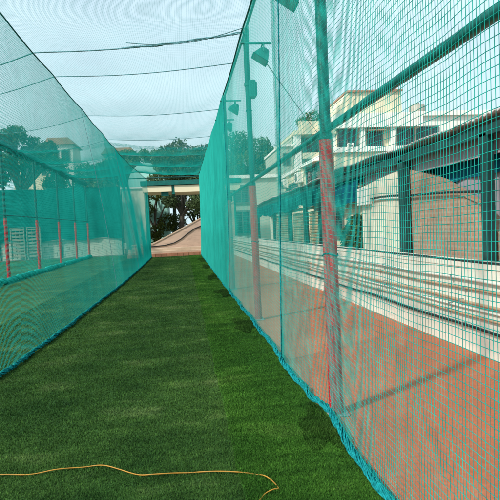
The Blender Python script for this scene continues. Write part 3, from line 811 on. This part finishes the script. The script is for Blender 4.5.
t = empty('apartment_house', (17, 48, 0), 'tall cream apartment house with a stepped roofline and dark openings', 'apartment house')
MB().box(13.4, 20.4, 45.0, 56, 0, 9.35).build('wall', FARCREAM, t)
MB().box(13.2, 20.9, 44.3, 56.2, 9.353, 10.55).build('balcony_band', FARWHITE, t)
MB().prism([(13.45, 10.553), (19.3, 10.553), (19.3, 12.5), (14.5, 12.45), (13.6, 11.0)], 'y', 45.0, 55).build('upper_storey', FARCREAM, t)
b = MB(); 
for (p, q) in (((14.4, 12.46), (19.4, 12.51)),):
    n = Vector((-(q[1] - p[1]), q[0] - p[0])).normalized() * 0.13
    b.prism([p, q, (q[0] + n.x, q[1] + n.y), (p[0] + n.x, p[1] + n.y)], 'y', 44.8, 55.2)
b.build('roof_trim', REDTRIM, t)
facade_window(t, 'y', 13.55, 15.1, 7.45, 9.2, 45.0, 0.12, 0.12, FRAMEM, PANE, 1)
facade_window(t, 'y', 16.2, 17.35, 7.7, 9.0, 45.0, 0.12, 0.12, FRAMEM, PANE, 1)
facade_window(t, 'y', 18.9, 20.2, 7.9, 9.15, 45.0, 0.12, 0.12, FRAMEM, PANE, 2)
MB().box(15.35, 15.8, 44.5, 44.997, 0, 9.35).build('column', FARWHITE, t)
MB().box(18.05, 18.5, 44.5, 44.997, 0, 9.35).build('column', FARWHITE, t)
MB().box(16.0, 17.6, 44.35, 44.995, 9.08, 9.16).build('sunshade', REDTRIM, t)
for i, (xx, zz) in enumerate(((14.5, 7.5), (17.75, 7.0))):
    a = empty('air_conditioner', (xx, 44.7, zz), ('air conditioner low in the dark balcony opening of the apartment house', 'air conditioner between the window and column of the apartment house')[i], 'air conditioner', 'air conditioners on houses')
    MB().box(xx - .28, xx + .28, 44.5, 44.86, zz, zz + .6, 0.03).build('casing', FARWHITE, a)
    MB().tube([(xx, 44.5, zz + .3), (xx, 44.485, zz + .3)], 0.2, 14).build('fan_grille', FRAMEM, a)
t = empty('terrace_house', (11.4, 49, 0), 'lower cream wing with a recessed dark verandah, beside the tall apartment house', 'house')
MB().box(9.75, 13.35, 46.2, 55, 0, 9.0).build('wall', FARGREY, t)
MB().box(9.7, 13.38, 44.9, 55, 9.003, 9.35).build('roof_slab', FARCREAM, t)
MB().box(9.75, 10.3, 45.1, 45.6, 0, 9.0).build('column', FARWHITE, t)
MB().box(12.95, 13.35, 45.1, 45.6, 0, 9.0).build('column', FARWHITE, t)
MB().box(9.75, 13.35, 45.2, 45.35, 7.0, 7.5).build('balustrade', FARCREAM, t)
facade_window(t, 'y', 10.7, 12.6, 7.4, 8.8, 46.2, 0.1, 0.08, FRAMEM, PANE, 2)
MB().box(10.2, 12.9, 45.3, 45.45, 9.35, 10.2).build('terrace_wall', FARCREAM, t)
t = empty('stair_block', (9.1, 47, 0), 'narrow grey green stair block left of the verandah wing', 'house')
MB().box(8.6, 9.7, 45.6, 54, 0, 8.1).build('wall', FARGREY, t)
MB().box(8.5, 9.72, 45.45, 54.1, 8.103, 8.3).build('roof_slab', FARWHITE, t)
facade_window(t, 'y', 8.85, 9.35, 6.6, 7.5, 45.6, 0.08, 0.06)
t = empty('roof_plants', (11.5, 45.9, 9.35), 'bushy plants on the terrace of the verandah wing', 'plants')
leaf_cloud('foliage', [(10.7, 45.9, 10.2, .6), (11.6, 45.9, 10.6, .7), (12.4, 45.9, 10.1, .6)], 900, 0.13, LEAF_C, t, 77)
MB().tube([(11.5, 45.9, 9.35), (11.5, 45.9, 10.4)], 0.05, 6).build('stem', BARK, t)
t = empty('white_house', (26, 50, 0), 'bright white flat roofed house right of the apartment house', 'house')
MB().box(20.9, 42, 46.5, 58, 0, 10.6).build('wall', FARWHITE, t)
MB().box(20.8, 42.2, 46.2, 58.2, 10.603, 11.0).build('parapet', FARWHITE, t)
facade_window(t, 'y', 21.3, 23.2, 8.0, 9.6, 46.5, 0.12, 0.12, FRAMEM, PANE, 2)
facade_window(t, 'y', 27.0, 29.0, 7.8, 9.3, 46.5, 0.12, 0.12, FRAMEM, PANE, 2)
t = empty('water_tank', (22.3, 48.5, 11.0), 'grey round water tank on the white house roof', 'water tank')
MB().tube([(22.3, 48.5, 11.0), (22.3, 48.5, 11.9), (22.3, 48.5, 12.05), (22.3, 48.5, 12.1)], [0.75, 0.75, 0.6, 0.25], 18).build('tank', PLASTIC_BLACK, t)
MB().tube([(22.3, 48.5, 12.09), (22.3, 48.5, 12.2)], 0.22, 14).build('lid', PLASTIC_BLACK, t)
t = empty('end_house', (4.4, 39, 0), 'pale two storey house closing the red paved alley', 'house')
MB().box(3.2, 6.8, 38, 45, 0, 4.85).build('wall', FARGREY, t)
MB().box(3.1, 6.9, 37.8, 45.1, 4.853, 5.1).build('parapet', FARWHITE, t)
facade_window(t, 'y', 3.75, 4.7, 1.0, 2.5, 38, 0.12, 0.1)
facade_window(t, 'y', 3.75, 4.7, 3.2, 4.3, 38, 0.12, 0.1)

# ------------------------------------------------------------------ far end of the lane
b = MB()
for i in range(20):
    x0 = -3.15 + i * 0.31; b.box(x0, x0 + 0.30, 30.62, 30.9, -0.02, 0.17, 0.012)
tag(b.build('kerb', TIMBER), 'terracotta kerb across the far end of the lane', 'kerb')
b = MB().box(-3.15, 3.05, 30.905, 31.3, -0.02, 0.30, 0.015)
tag(b.build('step', STEPM), 'lower beige step above the terracotta kerb', 'step', 'steps at the end of the lane')
b = MB().box(-3.15, 3.05, 31.305, 31.7, -0.02, 0.46, 0.015)
tag(b.build('step', STEPM), 'upper beige step at the foot of the sloping ramp', 'step', 'steps at the end of the lane')
t = empty('ramp', (0.4, 32.1, 0), 'pinkish beige ramp sloping up to the right behind the steps', 'ramp')
MB().prism([(-3.0, 0), (3.05, 0), (3.05, 2.95), (1.0, 2.02), (-0.2, 1.42), (-1.2, 0.95), (-1.8, 0.68), (-3.0, 0.62)], 'y', 31.72, 32.5).build('flank', RAMPM, t)
MB().prism([(-3.0, 0.623), (-1.8, 0.683), (-1.2, 0.953), (-0.2, 1.423), (1.0, 2.023), (3.05, 2.953), (3.05, 3.03), (1.0, 2.10), (-0.2, 1.50), (-1.2, 1.03), (-1.8, 0.76), (-3.0, 0.70)], 'y', 31.68, 32.55).build('coping', STEPM, t)
pts = [(-1.9, 0.56), (-1.1, 0.60), (-0.55, 0.72), (-0.15, 0.92), (0.25, 1.22), (0.65, 1.48), (1.1, 1.65), (1.8, 1.9)]
tag(MB().tube([(x, 31.69, z) for x, z in pts], 0.03, 7).build('hose', PIPEBL), 'dark hose draped up the face of the sloping ramp', 'hose')

t = empty('shelter', (0.6, 34.5, 0), 'flat roofed shelter with a cream fascia beyond the end of the lane', 'shelter')
MB().box(-2.3, -0.56, 33.0, 36.0, 3.80, 4.17).build('fascia', FARCREAM, t)
MB().box(-0.38, 3.6, 33.0, 36.0, 3.74, 4.17).build('fascia', FARCREAM, t)
MB().box(-0.556, -0.384, 33.05, 35.9, 3.65, 4.2).build('gutter', GREENP, t)
MB().box(-2.4, 3.7, 32.9, 36.1, 4.203, 4.47).build('roof', GREENP, t)
for x in (-2.14, 3.3):
    for y in (33.6, 35.7): MB().tube([(x, y, 0), (x, y, 3.80 if x < 0 else 3.74)], 0.06, 10).build('post', GREENP, t)
MB().box(-1.2, -0.75, 33.15, 33.4, 3.55, 3.796).build('bracket', GREENP, t)

# left lane end: low wall, lattice block, shade cloth, plaster block
t = empty('end_wall', (-9.5, 36.2, 0), 'low pale block wall closing the left lane', 'wall')
b = MB()
for r_ in range(3):
    for i in range(22):
        x0 = -15.4 + i * 0.52 + (0.26 if r_ % 2 else 0); b.box(x0, x0 + 0.51, 36.0, 36.3, r_ * 0.39, r_ * 0.39 + 0.38, 0.008)
b.build('blocks', FARGREY, t)
t = empty('lattice_screen', (-9.9, 35.6, 0), 'pale grey green double lattice screen standing before the low block wall', 'screen')
for x0, x1 in ((-10.85, -9.98), (-9.86, -9.0)):
    b = MB(); n = 9
    for i in range(n):
        z = 0.18 + i * 0.21; b.box(x0 + 0.05, x1 - 0.05, 35.62, 35.66, z, z + 0.12)
    for i in range(4):
        x = lerp(x0 + 0.05, x1 - 0.1, i / 3); b.box(x, x + 0.05, 35.665, 35.70, 0.1, 2.02)
    b.build('lattice', LATT, t)
    f = MB().box(x0, x0 + 0.05, 35.58, 35.72, 0, 2.08).box(x1 - 0.05, x1, 35.58, 35.72, 0, 2.08).box(x0 + 0.05, x1 - 0.05, 35.58, 35.72, 2.03, 2.08)
    f.build('frame', LATT, t)
def cloth_sheet(name, x0, x1, y, z0, z1, mat, label, seed):
    rg = np.random.default_rng(seed); ph = rg.uniform(0, 6, 5); V = []; F = []; nx = 160; nz = 26
    for side in (0, 1):
        for i in range(nx + 1):
            for j in range(nz + 1):
                x = lerp(x0, x1, i / nx); z = lerp(z0, z1, j / nz)
                d = 0.05 * math.sin(x * 3 + ph[0] + .4 * z) + 0.03 * math.sin(x * 7.3 + ph[1]) + 0.03 * math.sin(z * 4 + x + ph[2])
                zz = z + (0.04 * math.sin(x * 1.6) if j == nz else 0) + (0.05 * math.sin(x * 2.3 + 1) if j == 0 else 0)
                V.append((x, y + d + side * 0.006, zz))
    st = (nx + 1) * (nz + 1)
    for side in (0, 1):
        for i in range(nx):
            for j in range(nz):
                a = side * st + i * (nz + 1) + j; F.append((a, a + nz + 1, a + nz + 2, a + 1))
    return mesh_np(name, V, F, mat, None, True), label
o, l = cloth_sheet('shade_cloth', -15.5, -3.95, 35.85, 1.14, 4.45, SHADE, 'dark green shade cloth hung above the low block wall', 6)
tag(o, l, 'shade cloth')
MB().tube([(-15.5, 35.85, 4.46), (-3.95, 35.85, 4.46)], 0.02, 6).build('top_cable', ROPE_D, o)
for i, x in enumerate((-15.4, -11.6, -7.8, -3.98)):
    MB().tube([(x, 35.97, 0), (x, 35.97, 4.6)], 0.035, 8).build('stay', DARKPOST, o)
t = empty('plaster_block', (-3.0, 37.5, 0), 'pale plaster block with a faint doorway beside the shade cloth', 'building')
MB().box(-3.9, -2.45, 36.5, 40, 0, 4.3).build('wall', PLASTER, t)
MB().box(-3.98, -2.40, 36.4, 40.1, 4.303, 4.42).build('roof_slab', FARWHITE, t)
d = MB().box(-3.6, -2.7, 36.46, 36.498, 0.0, 2.1).build('door', FARGREY, t)
MB().box(-2.82, -2.77, 36.42, 36.458, 1.0, 1.12).build('handle', FRAMEM, d)
# bright barrel roof beyond
t = empty('barrel_roof_shed', (-3.2, 45, 0), 'pale turquoise shed with a curved roof showing above the far left crossbar', 'shed')
arc = [(-2.55 + 1.45 * math.cos(a), 4.85 + 1.85 * math.sin(a)) for a in np.linspace(math.pi, 0, 16)]
MB().prism([(-4.0, 0), (-1.1, 0)] + arc[::-1], 'y', 42.0, 50).build('gable', TURQ, t)

# trees
tree((-0.05, 38.5, 0), 8.5, 0.24, [(-1.4, 38.6, 4.9, 1.0), (1.3, 38.4, 4.8, 1.1), (0.2, 39, 5.9, 1.4), (-1.0, 38.9, 6.3, 1.0), (1.2, 38.8, 6.5, 1.0), (-0.8, 38.3, 3.5, .6), (0.9, 38.2, 3.4, .7)], 4200, 0.17, LEAF_A, 'dark tree with a forked trunk framed by the far opening', 101, fork=0.30)
tree((-1.9, 41.5, 0), 6.5, 0.16, crown(-1.9, 41.5, 2.9, 1.6, 2.3, 9, 5, .42), 2300, 0.16, LEAF_C, 'yellowish green bushy tree at the left of the far opening', 102, fork=.25)
tree((0.9, 43.5, 0), 6, 0.16, crown(0.9, 43.5, 2.9, 2.4, 2.6, 12, 6, .36), 2900, 0.17, LEAF_A, 'deep green bush mass behind the forked tree', 103, fork=.25)
tree((-0.9, 46.5, 0), 10, 0.2, crown(-1.2, 46.5, 7.3, 1.9, 2.0, 16, 28, .27), 1500, 0.2, LEAF_B, 'slender tree whose top rises highest above the far crossbar', 104)
tree((3.6, 49, 0), 9.0, 0.22, crown(3.6, 49, 6.2, 2.9, 2.0, 10, 9, .36), 2600, 0.22, LEAF_C, 'rounded tree behind the far end of the opaque right net', 105)
tree((-6.2, 55, 0), 11, 0.25, crown(-6.2, 55, 7.0, 3.4, 2.3, 12, 10, .36), 3200, 0.25, LEAF_B, 'broad tree rising behind the curved roof shed', 106)
tree((-10.8, 60, 0), 10, 0.25, crown(-10.8, 60, 7.0, 3.2, 2.6, 11, 11, .42), 4600, 0.26, LEAF_C, 'round tree between the small pale houses and the shade cloth', 107)
tree((-15.6, 56, 0), 14, 0.35, crown(-15.6, 56, 10.4, 2.9, 2.7, 18, 12, .34), 4800, 0.26, LEAF_A, 'large dark tree rising above the left row of poles', 108)
tree((-20.5, 58, 0), 12.5, 0.3, crown(-20.5, 58, 9.2, 3.0, 2.8, 12, 13, .42), 4600, 0.26, LEAF_A, 'dark tree cut by the left edge of the picture', 109)
tree((-2.6, 66, 0), 12, 0.25, crown(-2.6, 66, 9.0, 4.0, 2.5, 12, 14, .42), 5000, 0.28, LEAF_B, 'hazy distant tree behind the slender one', 110)
tree((6.5, 62, 0), 12.5, 0.25, crown(6.5, 62, 9.0, 4.0, 2.6, 12, 15, .42), 4600, 0.28, LEAF_B, 'distant tree beyond the pale alley house', 111)
for i, (x, y, w, h, m, lab) in enumerate(((-14.4, 68, 3.2, 12.4, FARWHITE, 'small pale house beside the large dark tree'), (-18.6, 74, 6, 11.5, FARCREAM, 'small cream house half hidden by the large dark tree'), (-8.2, 76, 4.2, 12.2, FARCREAM, 'distant cream house peeping over the round tree'))):
    t = empty('distant_house', (x, y + 2, 0), lab, 'house', 'distant houses on the left')
    MB().box(x - w / 2, x + w / 2, y, y + 5, 0, h).build('wall', m, t)
    MB().prism([(x - w / 2 - .3, h + .003), (x + w / 2 + .3, h + .003), (x + w / 2 - .4, h + .8), (x - w / 2 + .4, h + .8)], 'y', y - .3, y + 5.3).build('roof', REDTRIM, t)
    facade_window(t, 'y', x - w * .3, x - w * .05, h - 2.0, h - .8, y, 0.1, 0.08)
    facade_window(t, 'y', x + w * .1, x + w * .35, h - 2.0, h - .8, y, 0.1, 0.08)

# ------------------------------------------------------------------ camera, light, world
f = 538.0
d = Vector((-67, 21, f)).normalized(); u = Vector((-0.047, 1, 0)); u.z = -(u.x * d.x + u.y * d.y) / d.z; u.normalize()
r = u.cross(d); r.normalize()
if r.x < 0: r = -r
cam = bpy.data.cameras.new('camera'); cam.sensor_width = 36; cam.sensor_fit = 'HORIZONTAL'; cam.lens = f / 500 * 36
cam.clip_start = 0.05; cam.clip_end = 2000
co = link(bpy.data.objects.new('camera', cam))
# columns: camera x, y, z axes in world (camera looks along -z)
cx = Vector((r.x, d.x, u.x)); cy = Vector((r.y, d.y, u.y)); cz = -Vector((r.z, d.z, u.z))
M = Matrix(((cx.x, cy.x, cz.x, 0), (cx.y, cy.y, cz.y, 0), (cx.z, cy.z, cz.z, 1.5), (0, 0, 0, 1)))
co.matrix_world = M
S.camera = co

EL = R(40); AZ = math.atan2(-0.84, -0.54)     # sun position azimuth: x = sin, y = cos
sd = Vector((math.sin(AZ) * math.cos(EL), math.cos(AZ) * math.cos(EL), math.sin(EL)))
sl = bpy.data.lights.new('sun', 'SUN'); sl.energy = 3.8; sl.angle = R(4.0); sl.color = (1, 0.95, 0.87)
so = link(bpy.data.objects.new('sun', sl)); so.rotation_euler = (-sd).to_track_quat('-Z', 'Y').to_euler(); so.location = (-10, -10, 20)

w = bpy.data.worlds.new('World'); S.world = w; w.use_nodes = True
nt = w.node_tree; nt.nodes.clear()
sky = nt.nodes.new('ShaderNodeTexSky'); sky.sky_type = 'NISHITA'; sky.sun_disc = False
sky.sun_elevation = EL; sky.sun_rotation = AZ % (2 * math.pi); sky.dust_density = 4.0; sky.air_density = 1.3; sky.ozone_density = 1.0
bg = nt.nodes.new('ShaderNodeBackground'); bg.inputs['Strength'].default_value = 0.145
out = nt.nodes.new('ShaderNodeOutputWorld')
# thin bright cloud veil over the blue
tc = nt.nodes.new('ShaderNodeTexCoord'); mp = nt.nodes.new('ShaderNodeMapping'); mp.inputs['Scale'].default_value = (1.2, 1.2, 3.0)
nz = nt.nodes.new('ShaderNodeTexNoise'); nz.inputs['Scale'].default_value = 2.2; nz.inputs['Detail'].default_value = 7
nt.links.new(tc.outputs['Generated'], mp.inputs['Vector']); nt.links.new(mp.outputs['Vector'], nz.inputs['Vector'])
rp = nt.nodes.new('ShaderNodeValToRGB'); rp.color_ramp.elements[0].position = 0.35; rp.color_ramp.elements[0].color = (0.60, 0.60, 0.60, 1)
rp.color_ramp.elements[1].position = 0.7; rp.color_ramp.elements[1].color = (0.95, 0.95, 0.95, 1)
nt.links.new(nz.outputs['Fac'], rp.inputs['Fac'])
mx = nt.nodes.new('ShaderNodeMix'); mx.data_type = 'RGBA'
nt.links.new(rp.outputs['Color'], mx.inputs['Factor']); nt.links.new(sky.outputs['Color'], mx.inputs['A'])
mx.inputs['B'].default_value = (5.1, 6.7, 7.25, 1)
nt.links.new(mx.outputs['Result'], bg.inputs['Color']); nt.links.new(bg.outputs['Background'], out.inputs['Surface'])

S.view_settings.view_transform = 'Standard'; S.view_settings.look = 'None'
S.view_settings.exposure = 0.27; S.view_settings.gamma = 1.0; S.view_settings.use_curve_mapping = False
S.render.engine = 'CYCLES'
S.cycles.max_bounces = 8; S.cycles.diffuse_bounces = 4; S.cycles.transparent_max_bounces = 8
